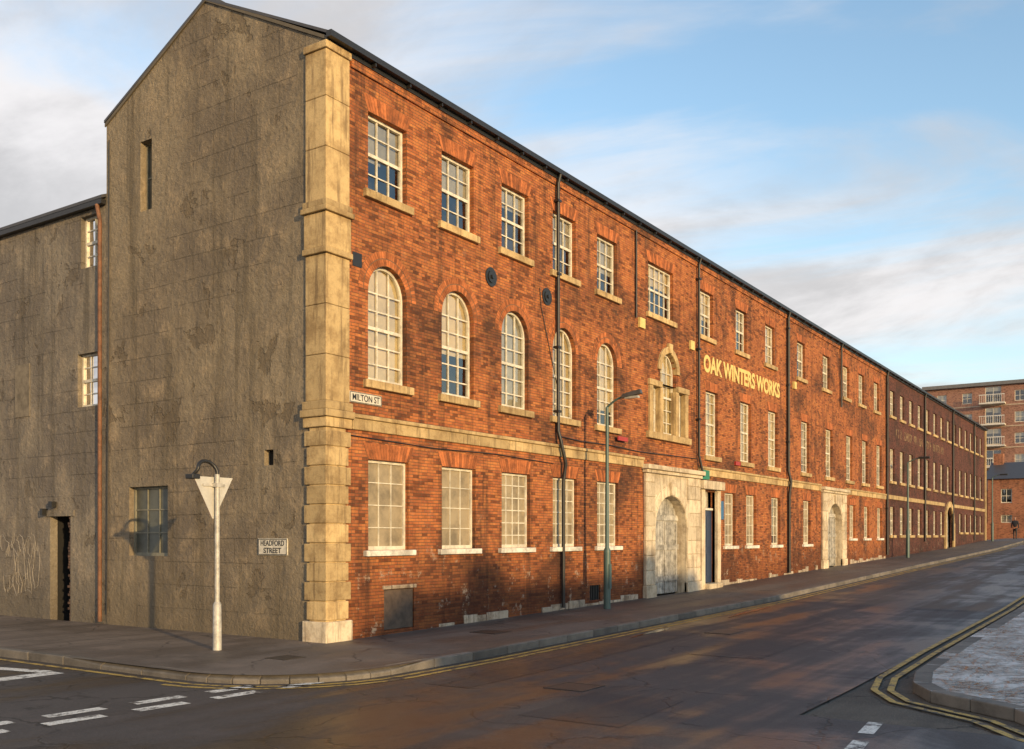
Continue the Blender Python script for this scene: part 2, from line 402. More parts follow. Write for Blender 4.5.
for d in (-.8,.8):
    window(W,TF,VC+d,.42,4.42,5.62,0,cols=1,rows=4,blind=.98,bi=0,head=None,sill=None)
W.sill.box(TF,VC-1.35,VC+1.35,-.1,.1,4.24,4.416)
for d in (-1.12,-.5,.5,1.12):
    if abs(d)<1: stone.box(TF,VC+d-.085,VC+d+.085,-.12,.06,4.42,5.62)
    else: stone.box(TF,VC+d-.1,VC+d+.1,-.1,.06,4.42,5.62)
for sg in (-1,1):
    a,b_=sorted((VC+sg*.5,VC+sg*1.25)); stone.box(TF,a,b_,-.1,.08,5.623,5.78)
A=arcpts(VC,1.0,6.6,.5,9); B=arcpts(VC,1.36,6.78,.68,9)
for i in range(9): stone.prism(TF,[A[i],A[i+1],B[i+1],B[i]],-.09,.055)
stone.prism(TF,[(VC-.08,6.6),(VC+.08,6.6),(VC+.12,6.86),(VC-.12,6.86)],-.01,.1)
def gate(sc,w,zt,rise,gl,gr,top,label):
    g0=gz(sc)
    ops.append((sc,w+.08,-.3,zt+.03,rise+.03))
    a=Acc(); r2=Acc()
    wall(a,r2,TF,gl,gr,-.3,top,[(sc,w,-.3,zt,rise)],o=.07,depth=.35)
    for e in (gl,gr): a.poly([TF(e,.07,-.3),TF(e,.0,-.3),TF(e,.0,top),TF(e,.07,top)])
    a.poly([TF(gl,.07,top),TF(gr,.07,top),TF(gr,0,top),TF(gl,0,top)])
    for side in (gl,gr):
        x0,x1=(gl-.02,sc-w/2-.03) if side==gl else (sc+w/2+.03,gr+.02)
        z=g0+.3
        stonew.box(TF,x0-.03,x1+.02,.0,.13,g0-.2,g0+.295)
        while z<top-.2:
            z2=min(z+.38,top-.1); stonew.box(TF,x0,x1,.02,.1,z+.012,z2); z=z2
    n=11
    A=arcpts(sc,w+.01,zt+.005,rise+.005,n*2); B=arcpts(sc,w+.55,zt+.28,rise+.28,n*2)
    for i in range(n):
        if i==n//2: continue
        stonew.prism(TF,[A[2*i],A[2*i+1],A[2*i+2],B[2*i+2],B[2*i+1],B[2*i]],.05,.095)
    stonew.prism(TF,[(sc-.1,zt),(sc+.1,zt),(sc+.15,zt+.36),(sc-.15,zt+.36)],.05,.15)
    stonew.box(TF,gl-.12,gr+.12,.0,.22,top,top+.12); stonew.box(TF,gl-.06,gr+.06,.0,.15,top-.09,top-.003)
    a.done(label+'_surround',FAC,M_stonew); r2.done(label+'_reveal',FAC,M_stonew)
    p=Acc(); k=int(w/.14)
    for i in range(k):
        x0=sc-w/2+w*i/k; x1=sc-w/2+w*(i+1)/k-.012
        zt_=inside_top(sc,w,zt,rise,(x0+x1)/2)
        p.box(TF,x0,x1,-.24,-.2,g0+.02,zt_+.02)
    for z in (g0+.35,g0+1.2,g0+2.0):
        p.box(TF,sc-w/2,sc-.02,-.198,-.165,z,z+.14); p.box(TF,sc+.02,sc+w/2,-.198,-.165,z,z+.14)
    p.box(TF,sc+.12,sc+.18,-.198,-.16,g0+.05,g0+1.95); p.box(TF,sc+.8,sc+.86,-.198,-.16,g0+.05,g0+1.95)
    p.done(label+'_doors',FAC,M_plank)
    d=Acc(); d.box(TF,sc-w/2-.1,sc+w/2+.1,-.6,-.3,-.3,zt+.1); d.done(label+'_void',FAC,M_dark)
gate(12.4,2.0,2.78,.85,10.85,14.3,3.42,'carriage_gate')
gate(28.1,2.1,3.0,.9,26.4,29.75,3.5,'carriage_gate_b')
DC=15.15; g0=gz(DC)
ops.append((DC,.95,-.3,3.0,0))
stonew.box(TF,DC-.72,DC-.475,-.1,.1,-.2,3.05); stonew.box(TF,DC+.475,DC+.72,-.1,.1,-.2,3.05)
stonew.box(TF,DC-.8,DC+.8,-.1,.2,3.053,3.3)
stonew.box(TF,DC-.5,DC+.5,-.12,.25,g0-.2,g0+.14)
d=Acc(); d.box(TF,DC-.47,DC+.47,-.16,-.1,g0+.15,2.45)
d.done('office_door',FAC,simple('door_blue',(.03,.05,.10),.35,.2,8,.7))
d=Acc()
for (x0,x1,z0,z1) in ((-.36,-.05,.35,1.0),(.05,.36,.35,1.0),(-.36,-.05,1.2,2.1),(.05,.36,1.2,2.1)): d.box(TF,DC+x0,DC+x1,-.1,-.085,g0+z0,g0+z1)
d.done('office_door_panels',FAC,MATS['door_blue'],.01)
d=Acc(); d.box(TF,DC-.475,DC+.475,-.15,-.06,2.46,2.52); d.box(TF,DC-.015,DC+.015,-.14,-.08,2.52,3.0); d.done('fanlight_frame',FAC,M_white)
W.gl.poly([TF(DC-.475,-.11,2.52),TF(DC+.475,-.11,2.52),TF(DC+.475,-.11,3.0),TF(DC-.475,-.11,3.0)])
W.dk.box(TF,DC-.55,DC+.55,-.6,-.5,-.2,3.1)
ops.append((1.28,.8,.08,.78,0))
d=Acc(); d.box(TF,.89,1.67,-.06,-.02,.09,.77); d.done('cellar_hatch',FAC,M_hatch)
ops.append((8.3,.5,.2,.55,0)); d=Acc()
for i in range(6): d.box(TF,8.08+i*.08,8.11+i*.08,-.06,-.02,.2,.55)
d.done('cellar_grille',FAC,M_black)
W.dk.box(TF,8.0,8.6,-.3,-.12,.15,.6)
plinth.box(TF,.84,1.72,-.05,.03,.785,.85)
XE=37.1
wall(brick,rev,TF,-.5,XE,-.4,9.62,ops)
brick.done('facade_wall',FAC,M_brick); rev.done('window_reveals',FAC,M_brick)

def band(x0,x1):
    x=x0
    while x<x1-.01:
        x2=min(x+random.uniform(.7,1.3),x1)
        stone.box(TF,x+.004,x2-.003,-.01,.045,3.45,3.64); x=x2
    stone.box(TF,x0,x1,-.01,.075,3.643,3.71)
band(.06,10.8); band(14.36,26.3); band(29.85,XE)
x=.06
while x<XE:
    x2=x+random.uniform(.2,.8)
    if not (10.6<x2 and x<14.5) and not (14.0<x2 and x<16) and not(26.2<x2 and x<29.9) and not (.7<x2 and x<1.75) and x2<XE and random.random()<.78:
        plinth.box(TF,x+.006,x2-.006,-.01,random.choice([.008,.02,.035]),-.3,gz(x)+random.uniform(.05,.19))
    x=x2
plinth.done('plinth_stones',FAC,M_plinth,.015)
def corner(e,z0,z1,acc,dx=.0): acc.box(TW,-.5-e,.0+dx,-e,.43+dx,z0,z1)
corner(.07,-.3,.33,stonew,.04)
z=.34; i=0
while z<3.38:
    z2=min(z+.31,3.39); corner(.05 if i%2 else .055,z+.014,z2-.004,stone,.02 if i%2 else -.04); z=z2; i+=1
corner(.03,.3,3.44,stone,-.08)
corner(.07,3.443,3.6,stone,.03); corner(.11,3.603,3.72,stone,.06); corner(.08,3.723,3.86,stone,.04)
zz=3.86
for z2 in (4.6,5.4,6.2): corner(.04,zz+.004,z2,stone); zz=z2
corner(.09,6.204,6.3,stone,.03); corner(.06,6.303,6.86,stone,.015); corner(.11,6.863,6.95,stone,.05); corner(.08,6.953,7.06,stone,.03)
zz=7.06
for z2 in (7.9,8.7,9.45): corner(.04,zz+.004,z2,stone); zz=z2
corner(.07,9.453,9.57,stone,.02)
pl=Acc()
for (s,z) in ((4.05,6.83),(6.15,6.87)):
    for k,(rr,oo) in enumerate(((.19,.02),(.12,.04),(.04,.07))):
        pl.prism(TF,[(s+math.cos(a*math.pi/8)*rr,z+math.sin(a*math.pi/8)*rr) for a in range(16)],.0,oo)
pl.box(TF,.1,.32,-.01,.01,6.15,6.38)
pl.done('pattress_plates',FAC,M_black)
gt=Acc(); gt.box(TF,-.56,XE+31.5,.06,.17,9.6,9.7); gt.box(TF,-.5,XE+31.5,-.02,.055,9.52,9.66)
x=.5
while x<68: gt.box(TF,x,x+.03,.0,.15,9.54,9.598); x+=.9
gt.done('gutter',FAC,M_black)
cb=Acc(); cb.box(TF,.05,XE,-.01,.035,9.38,9.515); cb.done('eaves_course',FAC,M_brick)
rf=Acc()
YB=5.85; YM=2.92; AP=11.12
def roofpair(acc,x0,x1,t=.05):
    acc.prism(lambda s,o,z:(o,s,z),[(-.1,9.66),(YM,AP),(YM,AP+t),(-.1,9.66+t)],x0,x1)
    acc.prism(lambda s,o,z:(o,s,z),[(YM,AP),(YB+.04,9.66),(YB+.04,9.66+t),(YM,AP+t)],x0,x1)
roofpair(rf,-.53,XE); rf.box(TW,-.53,XE,YM-.09,YM+.09,AP+.02,AP+.1); rf.done('roof',FAC,M_slate)
gb=Acc(); gr=Acc()
GO=[(4.56,1.15,1.33,2.62,0),(4.62,.34,7.75,9.05,0),(1.32,.22,2.88,3.14,0)]
wall(gb,gr,TG,.3,YB,-.4,9.6,GO,depth=.16)
gb.poly([TG(.0,0,9.6),TG(YB,0,9.6),TG(YM,0,AP)])
gb.poly([(-.5,0,-.4),(-.5,.3,-.4),(-.5,.3,9.6),(-.5,0,9.6)])
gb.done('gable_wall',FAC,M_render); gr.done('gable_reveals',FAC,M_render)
bk=Acc(); bk.poly([(-.5,YB,-.4),(XE,YB,-.4),(XE,YB,9.6),(-.5,YB,9.6)]); bk.done('rear_wall',FAC,M_brick)
M_dull=simple('grimy_pane',(.10,.105,.085),.35,.4,2.5,.4)
M_oldframe=simple('old_frame',(.22,.21,.16),.7,.4,5,.5)
WG=Win()
window(WG,TG,4.56,1.15,1.33,2.62,cols=3,rows=3,frost=True,head=None,sill=None,rec=.1,meet=False,fw=.045)
window(WG,TG,4.62,.34,7.75,9.05,cols=1,rows=2,frost=True,head=None,sill=None,rec=.13,meet=False,fw=.025)
WG.fr.done('gable_window_frames',FAC,M_oldframe); WG.fro.done('gable_panes',FAC,M_dull); WG.dk.done('gable_interiors',FAC,M_dark)
W.dk.box(TG,1.2,1.44,-.2,-.12,2.86,3.16)
vg=Acc()
for (a,b_) in (((-.05,9.6),(YM,AP-.0)),((YB+.02,9.6),(YM,AP-.0))):
    vg.prism(TG,[(a[0],a[1]-.02),(b_[0],b_[1]-.02),(b_[0],b_[1]+.04),(a[0],a[1]+.04)],.003,.028)
vg.done('verge',FAC,simple('verge_mortar',(.13,.11,.08),.9))
stone.done('stone_dressings',FAC,M_stone,.014); stonew.done('painted_stone_dressings',FAC,M_stonew,.014)
W.flush(FAC)
def dp(name,pts,r=.04,mat=M_black,parent=FAC): tube(name,pts,r,mat,parent)
dp('downpipe_a',[(6.5,-.14,9.6),(6.5,-.08,9.4),(6.5,-.08,4.0),(6.5,-.14,3.8),(6.72,-.14,3.3),(6.72,-.08,2.9),(6.72,-.08,gz(6.7)+.05)])
dp('downpipe_b',[(14.25,-.14,9.6),(14.25,-.08,9.4),(14.25,-.08,4.0),(14.45,-.14,3.4)],.035)
dp('downpipe_c',[(22.2,-.14,9.6),(22.2,-.08,9.4),(22.2,-.08,4.0),(22.3,-.14,3.6),(22.3,-.08,3.2),(22.3,-.08,.4)],.05)
dp('downpipe_d',[(29.0,-.14,9.6),(29.0,-.08,9.4),(29.0,-.08,7.0)],.04)
dp('downpipe_e',[(37.0,-.14,9.6),(37.0,-.08,9.4),(37.0,-.08,.8)],.055)
dp('vent_pipe',[(10.35,-.05,9.4),(10.35,-.05,7.2)],.025)
cl=Acc()
for s,zs_ in ((6.5,(9,7.4,5.8,4.4)),(22.2,(9,7,5)),(14.25,(9,7,5)),(37.0,(9,7,5,3))):
    for z in zs_: cl.box(TF,s-.07,s+.07,-.005,.13,z,z+.05)
cl.done('pipe_brackets',FAC,M_black)
bx=Acc(); bx.box(TF,10.55,10.85,.0,.06,7.0,7.25); bx.box(TF,13.75,14.0,0,.06,6.95,7.2); bx.box(TF,22.9,23.15,0,.08,7.0,7.25); bx.done('wall_boxes',FAC,M_yel)
bx=Acc(); bx.box(TF,9.25,9.75,.09,.12,4.02,4.12); bx.box(TF,17.2,17.6,.0,.06,3.9,4.02); bx.done('alarm_boxes',FAC,simple('red_paint',(.4,.04,.03),.5))
tube('wall_cable',[(6.6,-.03,3.9),(7.6,-.03,3.86),(9.0,-.03,3.88),(10.6,-.03,3.84),(14.2,-.03,3.9)],.012,M_black,FAC)
tube('wall_cable_b',[(.05,-.02,3.35),(2.2,-.02,3.3),(4.2,-.02,3.33),(6.4,-.02,3.28)],.01,M_black,FAC)
tube('wall_cable_c',[(6.6,-.02,4.0),(6.55,-.02,5.0),(5.9,-.02,6.6),(5.85,-.02,7.0)],.008,M_black,FAC)
bx=Acc(); bx.box(TF,14.66-.3,14.66+.25,.11,.13,3.33,3.6); bx.done('green_sign',FAC,simple('sign_green',(.03,.22,.13),.5))
bx=Acc(); bx.box(TF,15.95,16.25,.0,.03,2.2,2.75); bx.done('blue_sign',FAC,simple('sign_blue',(.05,.16,.32),.5))
def text(name,s,loc,rot,size,width,mat,parent,bold=.0,ext=.002,yscale=1):
    cu=bpy.data.curves.new(name,'FONT'); cu.body=s; cu.size=size; cu.extrude=ext; cu.offset=bold; cu.align_x='CENTER'; cu.align_y='CENTER'
    cu.materials.append(mat); o_=bpy.data.objects.new(name,cu); COL.objects.link(o_); bpy.context.view_layer.update()
    k=width/max(.01,o_.dimensions[0]); o_.scale=(k,yscale,1); o_.rotation_euler=rot; o_.location=loc; o_.parent=parent; return o_
m,nt,b,o=newmat('painted_letters'); g=G(nt)
col=g.mix(g.mapr(g.noise(5,7,.78),.53,.62,0,.8),(.66,.50,.18),(.2,.08,.04)); g.L(col,b.inputs['Base Color']); b.inputs['Roughness'].default_value=.8
M_let=m
m,nt,b,o=newmat('faded_letters'); g=G(nt)
col=g.mix(g.mapr(g.noise(4,7,.78),.45,.58,0,1),(.26,.19,.09),(.09,.04,.03)); g.L(col,b.inputs['Base Color']); b.inputs['Roughness'].default_value=.85
M_faded=m
text('painted_lettering','OAK WINTERS WORKS',(18.1,-.012,6.7),(math.radians(90),0,0),.66,6.7,M_let,FAC,bold=.026,ext=.004)
SP=root('street_name_sign')
M_plate=simple('plate_white',(.66,.62,.52),.5,.35,8,.5); M_ink=simple('plate_black',(.02,.02,.02),.5)
a=Acc(); a.box(TF,.02,.8,.0,.02,3.9,4.08); a.done('plate',SP,M_plate,.004)
a=Acc()
for (x0,x1,z0,z1) in ((.03,.79,3.905,3.915),(.03,.79,4.065,4.075),(.03,.04,3.915,4.065),(.78,.79,3.915,4.065)): a.box(TF,x0,x1,.019,.0225,z0,z1)
a.done('border',SP,M_ink)
text('letters','MILTON ST',(.41,-.0215,3.985),(math.radians(90),0,0),.15,.66,M_ink,SP,bold=.002)
SP=root('street_name_sign')
a=Acc(); a.box(TG,.86,1.56,.0,.025,1.38,1.66); a.done('plate',SP,M_plate,.004)
a=Acc()
for (x0,x1,z0,z1) in ((.87,1.55,1.388,1.4),(.87,1.55,1.64,1.652),(.87,.882,1.4,1.64),(1.538,1.55,1.4,1.64)): a.box(TG,x0,x1,.024,.0275,z0,z1)
a.done('border',SP,M_ink)
rg=(math.radians(90),0,math.radians(-90))
text('letters_top','HEADFORD',(-.5265,1.21,1.577),rg,.125,.56,M_ink,SP,bold=.0015)
text('letters_bottom','STREET',(-.5265,1.21,1.455),rg,.125,.42,M_ink,SP,bold=.0015)

# ================================================================== DARK FACTORY
F2=root('brick_factory'); W=Win(); brick=Acc(); rev=Acc(); stone=Acc(); ops=[]
X2=68.6
s=38.4; i=0
while s<X2-.8:
    for (zb,zt) in ((7.6,8.85),(4.4,6.0),(1.75 if s<55 else 1.95,3.15)):
        if zb<3 and abs(s-53.6)<2.0: continue
        ops.append((s,.95,zb,zt,0)); window(W,TF,s,.95,zb,zt,cols=3,rows=4,blind=random.choice([.3,.6,0,.9]),bi=random.randrange(3),head=None,sill='stone')
    s+=2.15; i+=1
def gate2(sc,w,zt,rise):
    g0=gz(sc); ops.append((sc,w,-.3,zt,rise))
    A=arcpts(sc,w,zt,rise,12); B=arcpts(sc,w+.7,zt+.35,rise+.35,12)
    for k in range(12): stone.prism(TF,[A[k],A[k+1],B[k+1],B[k]],-.05,.08)
    for sg in (-1,1):
        a0,a1=sorted((sc+sg*w/2,sc+sg*(w/2+.4))); stone.box(TF,a0,a1,-.05,.1,0,zt-rise)
    p=Acc(); p.box(TF,sc-w/2,sc-.02,-.3,-.25,g0,zt); p.box(TF,sc+.02,sc+w/2,-.3,-.25,g0,zt); p.done('gate_doors',F2,M_plank)
gate2(53.6,2.4,3.5,1.0)
wall(brick,rev,TF,XE+.002,X2,-.4,9.62,ops)
brick.done('facade_wall',F2,M_brickd); rev.done('window_reveals',F2,M_brickd)
stone.box(TF,XE+.05,52,-.01,.05,3.5,3.7); stone.box(TF,55.2,X2,-.01,.05,3.5,3.7); stone.box(TF,X2-.5,X2+.05,-.01,.06,1.0,9.55)
stone.done('stone_dressings',F2,M_stone); W.flush(F2)
rf=Acc(); roofpair(rf,XE+.01,X2+.1); rf.done('roof',F2,M_slate)
a=Acc(); a.poly([(X2,0,-.4),(X2,YB,-.4),(X2,YB,9.6),(X2,YM,AP),(X2,0,9.6)]); a.poly([(XE,YB,-.4),(X2,YB,-.4),(X2,YB,9.6),(XE,YB,9.6)]); a.done('end_walls',F2,M_brickd)
a=Acc(); x=39.2
while x<52:
    if random.random()<.8:
        a.box(TF,x,x+.07,.0,.006,6.62,7.05)
        if random.random()<.6: z_=random.choice([6.62,6.8,6.97]); a.box(TF,x+.07,x+.25,.0,.006,z_,z_+.08) 
        if random.random()<.5: a.box(TF,x+.25,x+.32,.0,.006,6.62,7.05)
    x+=.47
a.done('faded_lettering',F2,M_faded)
for s in (45.9,54.6,62.9): tube('downpipe',[(s,-.14,9.6),(s,-.08,9.4),(s,-.08,1.4)],.055,M_black,F2)

# ================================================================== RENDERED BUILDING (left)
RB=root('rendered_workshop'); W=Win(); a=Acc(); r=Acc()
Y1=YB+.003; Y2=26
O2=[(6.42,.62,6.98,8.0,0),(6.45,.78,4.25,5.3,0),(7.45,.72,-.3,2.1,0)]
O2+=[(12.5,1.1,1.3,2.7,0),(12.5,1.0,4.3,5.6,0),(16.5,1.0,4.3,5.6,0)]
wall(a,r,TG,Y1,Y2,-.4,8.25,O2,o=-.02,depth=.16)
a.poly([TG(Y2,-.02,-.4),TG(Y2,-6,-.4),TG(Y2,-6,8.25),TG(Y2,-.02,8.25)])
a.done('walls',RB,M_render2); r.done('reveals',RB,M_render2)
TG2=lambda s,o,z:TG(s,o-.02,z)
window(W,TG2,6.42,.62,6.98,8.0,cols=2,rows=4,blind=.6,bi=1,head=None,sill=None,fw=.04)
window(W,TG2,6.45,.78,4.25,5.3,cols=3,rows=4,blind=.3,bi=1,head=None,sill=None,fw=.04)
for (y_,z_,h_) in ((12.5,1.3,1.4),(12.5,4.3,1.3),(16.5,4.3,1.3)): window(W,TG2,y_,1.1 if z_<2 else 1.0,z_,z_+h_,cols=3,rows=4,blind=.5,bi=1,head=None,sill=None)
W.flush(RB)
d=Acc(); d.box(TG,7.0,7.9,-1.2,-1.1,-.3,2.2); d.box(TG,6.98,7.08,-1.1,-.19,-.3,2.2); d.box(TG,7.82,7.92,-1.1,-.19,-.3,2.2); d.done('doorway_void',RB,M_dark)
d=Acc()
for k in range(38):
    z=.0+k*BH; e=random.uniform(.02,.12)
    d.box(TG,7.09,7.09+e,-.17,-.03,z+.004,z+.05)
d.done('broken_jamb',RB,simple('old_brick',(.13,.075,.05),.9,.4,6,.4,island=.4))
d=Acc(); d.box(TG,6.95,7.95,-.03,.0,2.1,2.22); d.done('door_lintel',RB,M_render2)
rf=Acc(); rf.prism(lambda s,o,z:(s,o,z),[(-.6,8.2),(2.6,9.6),(2.6,9.66),(-.6,8.26)],Y1+.01,Y2); rf.prism(lambda s,o,z:(s,o,z),[(2.6,9.6),(6,8.2),(6,8.26),(2.6,9.66)],YB+.3,Y2); rf.done('roof',RB,M_slate)
d=Acc(); d.box(TG,Y1+.02,Y2,.0,.1,8.1,8.19); d.done('gutter',RB,M_black)
tube('downpipe',[(-.59,6.03,8.1),(-.56,5.98,7.8),(-.56,5.98,.05)],.04,M_rust,RB)
tube('cable',[(-.53,5.72,9.3),(-.53,5.74,5.0),(-.53,5.8,.2)],.01,M_black,RB)
d=Acc(); d.box(TG,8.55,9.1,-.022,-.005,4.2,5.3); d.done('wall_repair_patch',RB,simple('patch_grey',(.22,.185,.135),.9,.5,4,.5))
d=Acc(); d.box(TG,7.9,7.98,-.02,.1,2.12,2.26); d.box(TG,7.55,7.68,.0,.1,2.28,2.4); d.done('door_alarm',RB,M_black)
gm=simple('graffiti_paint',(.30,.27,.23),.8,.5,6,.6)
def scrib(y0,z0,w,h,n,ph):
    return [(-.481,y0+w*(i/n)+math.sin(i*.9+ph)*w*.08,z0+h*.5*math.sin(i*.62+ph)+h*.2*math.sin(i*1.7)) for i in range(n)]
for (y0,z0,w,h,ph) in ((8.15,1.1,1.2,.8,.3),(8.3,1.5,1.4,.4,1.4),(8.5,.7,1.1,.4,2.0),(9.9,1.2,1.6,.9,0)):
    tube('graffiti',scrib(y0,z0,w,h,46,ph),.007,gm,RB)

# ================================================================== GROUND
def drape(name,pts,off,mat,parent=None):
    bm=bmesh.new(); vs=[bm.verts.new((p[0],p[1],0)) for p in pts]; bm.faces.new(vs)
    for (bx_,_) in BR:
        geom=bm.verts[:]+bm.edges[:]+bm.faces[:]
        bmesh.ops.bisect_plane(bm,geom=geom,plane_co=(bx_,0,0),plane_no=(1,0,0))
    for v in bm.verts: v.co.z=gz(v.co.x)+off
    bmesh.ops.triangulate(bm,faces=[f for f in bm.faces if len(f.verts)>4])
    bmesh.ops.recalc_face_normals(bm,faces=bm.faces)
    for f in bm.faces:
        if f.normal.z<0: f.normal_flip()
    me=bpy.data.meshes.new(name); bm.to_mesh(me); bm.free(); me.materials.append(mat)
    ob=bpy.data.objects.new(name,me); COL.objects.link(ob)
    if parent: ob.parent=parent
    return ob
drape('ground',[(-1500,-1500),(2400,-1500),(2400,1500),(-1500,1500)],ROAD-.02,M_ground)
drape('road',[(-300,-30),(-1.9,-30),(-1.9,-8.0),(100,-8.0),(100,-2.0),(-2.6,-2.0),(-2.6,120),(-12.5,120),(-12.5,-1),(-300,-1)],ROAD,M_road)

def arc(cx,cy,r,a0,a1,n=8): return [(cx+r*math.cos(math.radians(a0+(a1-a0)*i/n)),cy+r*math.sin(math.radians(a0+(a1-a0)*i/n))) for i in range(n+1)]
K1=[(-3.85,60)]+[(-3.85,-.9)]+arc(-2.05,-.9,1.8,180,270,8)[1:]+[(100,-2.7)]
drape('pavement',K1+[(100,.02),(-.48,.02),(-.48,60)],0,M_pave)
def kerb(name,path,inner,length=.9,w=.12,drop=None):
    K=root(name); a=Acc()
    P=[Vector((p[0],p[1])) for p in path]
    pts=[P[0]]
    for p,q in zip(P,P[1:]):
        L=(q-p).length; n=max(1,int(round(L/length))) if L>length else 1
        for i in range(1,n+1): pts.append(p+(q-p)*i/n)
    for p,q in zip(pts,pts[1:]):
        if p.length>110: continue
        d=(q-p).normalized(); nrm=Vector((-d.y,d.x))*inner
        p2=p+d*.004; q2=q-d*.004
        j=random.uniform(-.008,.008)
        tri=[(p2-nrm*.01),(q2-nrm*.01),(q2+nrm*w),(p2+nrm*w)]
        n=len(a.v)
        for z in (0,1):
            for ci,c in enumerate(tri):
                zz=gz(c.x)+ROAD-.02 if z==0 else gz(c.x)+.006+j*.5
                if z==1 and drop and drop(c.x,c.y) and ci<2: zz-=.06
                a.v.append((c.x,c.y,zz))
        for f in [(0,1,2,3),(4,5,6,7),(0,1,5,4),(1,2,6,5),(2,3,7,6),(3,0,4,7)]: a.f.append(tuple(n+i for i in f))
    a.done('kerb_stones',K,M_kerb,.014)
kerb('kerb',K1,1,drop=lambda x,y:(x<-1.5 and y<1.2))
K2=[(100,-8.4),(4,-8.45),(1.2,-8.5),(.3,-8.65),(-.3,-8.95),(-.65,-9.4),(-1.0,-9.85),(-1.7,-10.3),(-2.6,-11.2),(-3.0,-13),(-3.0,-40)]
drape('cobbled_pavement',K2+[(100,-40)],.004,M_setts)
kerb('kerb',K2,1,.8,.2)
RM=root('road_markings')
L1=ROAD+.004
def strip(path,w,mat):
    for p,q in zip(path,path[1:]):
        p=Vector(p); q=Vector(q); L=(q-p).length; d=(q-p)/L; n=Vector((-d.y,d.x))*w/2
        drape('line',[tuple(p-n),tuple(q-n),tuple(q+n),tuple(p+n)],L1,mat,RM)
def offset(path,d):
    P=[Vector(p) for p in path]; out=[]
    for i,p in enumerate(P):
        a=P[max(0,i-1)]; b_=P[min(len(P)-1,i+1)]; t=(b_-a).normalized(); out.append(tuple(p+Vector((-t.y,t.x))*d))
    return out
def polystrip(path,w,mat):
    A=offset(path,w/2); B=offset(path,-w/2)
    for i in range(len(path)-1): drape('line',[A[i],A[i+1],B[i+1],B[i]],L1,mat,RM)
K1s=[(-3.85,50),(-3.85,4),(-3.85,-.9)]+arc(-2.05,-.9,1.8,180,270,8)[1:]+[(2,-2.7),(95,-2.7)]
polystrip(offset(K1s,-.2),.085,M_py)
polystrip(offset(K1s[2:],-.38),.085,M_py)
K2s=K2[:]; K2s[0]=(95,-8.4)
polystrip(offset(K2s,-.25),.08,M_py); polystrip(offset(K2s,-.43),.08,M_py)
for k in range(6):
    x0=-2.75-k*.95; strip([(x0,-2.0+.06*k),(x0-.62,-2.0+.06*(k+.6))],.18,M_pw); strip([(x0-.25,-2.38+.06*k),(x0-.85,-2.38+.06*(k+.6))],.18,M_pw)
strip([(-4.35,1.1),(-6.1,1.1)],.30,M_pw)
strip([(-4.4,1.28),(-5.15,4.8)],.2,M_pw); strip([(-6.05,1.28),(-5.3,4.8)],.2,M_pw)
for k in range(5): strip([(-8.2,-.6+k*3.2),(-8.2,1.2+k*3.2)],.11,M_pw)
for k in range(4):
    x0=-1.9-k*.95; strip([(x0,-8.75-.1*k),(x0-.6,-8.8-.1*k)],.14,M_pw)
RP=root('road_repair_patches')
for (x0,y0,x1,y1) in ((2,-6.2,9,-5.0),(12,-7.4,14.5,-4.4),(-3.5,-6.8,-1.8,-5.6),(18,-5.2,27,-4.2),(-2.4,-4.2,4.5,-3.5),(24,-7.6,36,-6.2)):
    drape('patch',[(x0,y0),(x1,y0+.1),(x1,y1),(x0,y1-.05)],ROAD+.003,M_patch,RP)
def blob(cx,cy,rx,ry,rot=0,n=48):
    out=[]
    for i in range(n):
        a=2*math.pi*i/n; r_=1+.2*math.sin(3*a+cx)+.14*math.sin(5*a+cy)+.07*math.sin(9*a+cx*2)
        x=math.cos(a)*rx*r_; y=math.sin(a)*ry*r_; out.append((cx+x*math.cos(rot)-y*math.sin(rot),cy+x*math.sin(rot)+y*math.cos(rot)))
    return out
for (cx,cy,rx,ry) in ((4.5,-3.3,.8,.07),(9.5,-3.3,1.3,.08)):
    drape('puddle',blob(cx,cy,rx,ry,.05),ROAD+.006,M_water)
def manhole(cx,cy,w,d,z):
    R=root('manhole_cover'); drape('cover',[(cx-w/2,cy-d/2),(cx+w/2,cy-d/2),(cx+w/2,cy+d/2),(cx-w/2,cy+d/2)],z+.006,M_cover,R)
    a=Acc()
    for s_ in (-1,1):
        a.box(TW,cx-w/2-.03,cx+w/2+.03,cy+s_*d/2-.02,cy+s_*d/2+.02,gz(cx)+z-.02,gz(cx)+z+.009)
        a.box(TW,cx+s_*w/2-.02,cx+s_*w/2+.02,cy-d/2+.02,cy+d/2-.02,gz(cx)+z-.02,gz(cx)+z+.009)
    a.done('rim',R,M_cover)
manhole(-1.6,-5.2,.5,.5,ROAD); manhole(5.2,-4.4,.6,.45,ROAD); manhole(2.2,-1.3,.45,.5,0); manhole(-2.2,-.9,.35,.35,0)

# ================================================================== STREET FURNITURE
LP=root('street_lamp'); lx,ly=7.5,-.75; gzl=gz(lx)
tube('column',[(lx,ly,gzl-.05),(lx,ly,gzl+1.25),(lx,ly,gzl+1.3),(lx,ly,gzl+1.38),(lx,ly,gzl+4.5)],[.08,.08,.08,.045,.036],M_green,LP)
arm=[(lx,ly,gzl+4.5)]+[(lx,ly-.42*(t/8),gzl+4.5+.2*math.sin(t/8*math.pi/2)) for t in range(1,9)]
tube('bracket_arm',arm,.024,M_green,LP)
a=Acc()
hx=ly-.36
P=[(-.07,0),(.07,0),(.11,-.2),(.09,-.5),(-.09,-.5),(-.11,-.2)]
n=len(a.v)
for (x_,y_) in P: a.v.append((lx+x_*.75,hx+y_,gzl+4.66+y_*-.16))
for (x_,y_) in P: a.v.append((lx+x_*.45,hx+y_*.9-.02,gzl+4.76+y_*-.16))
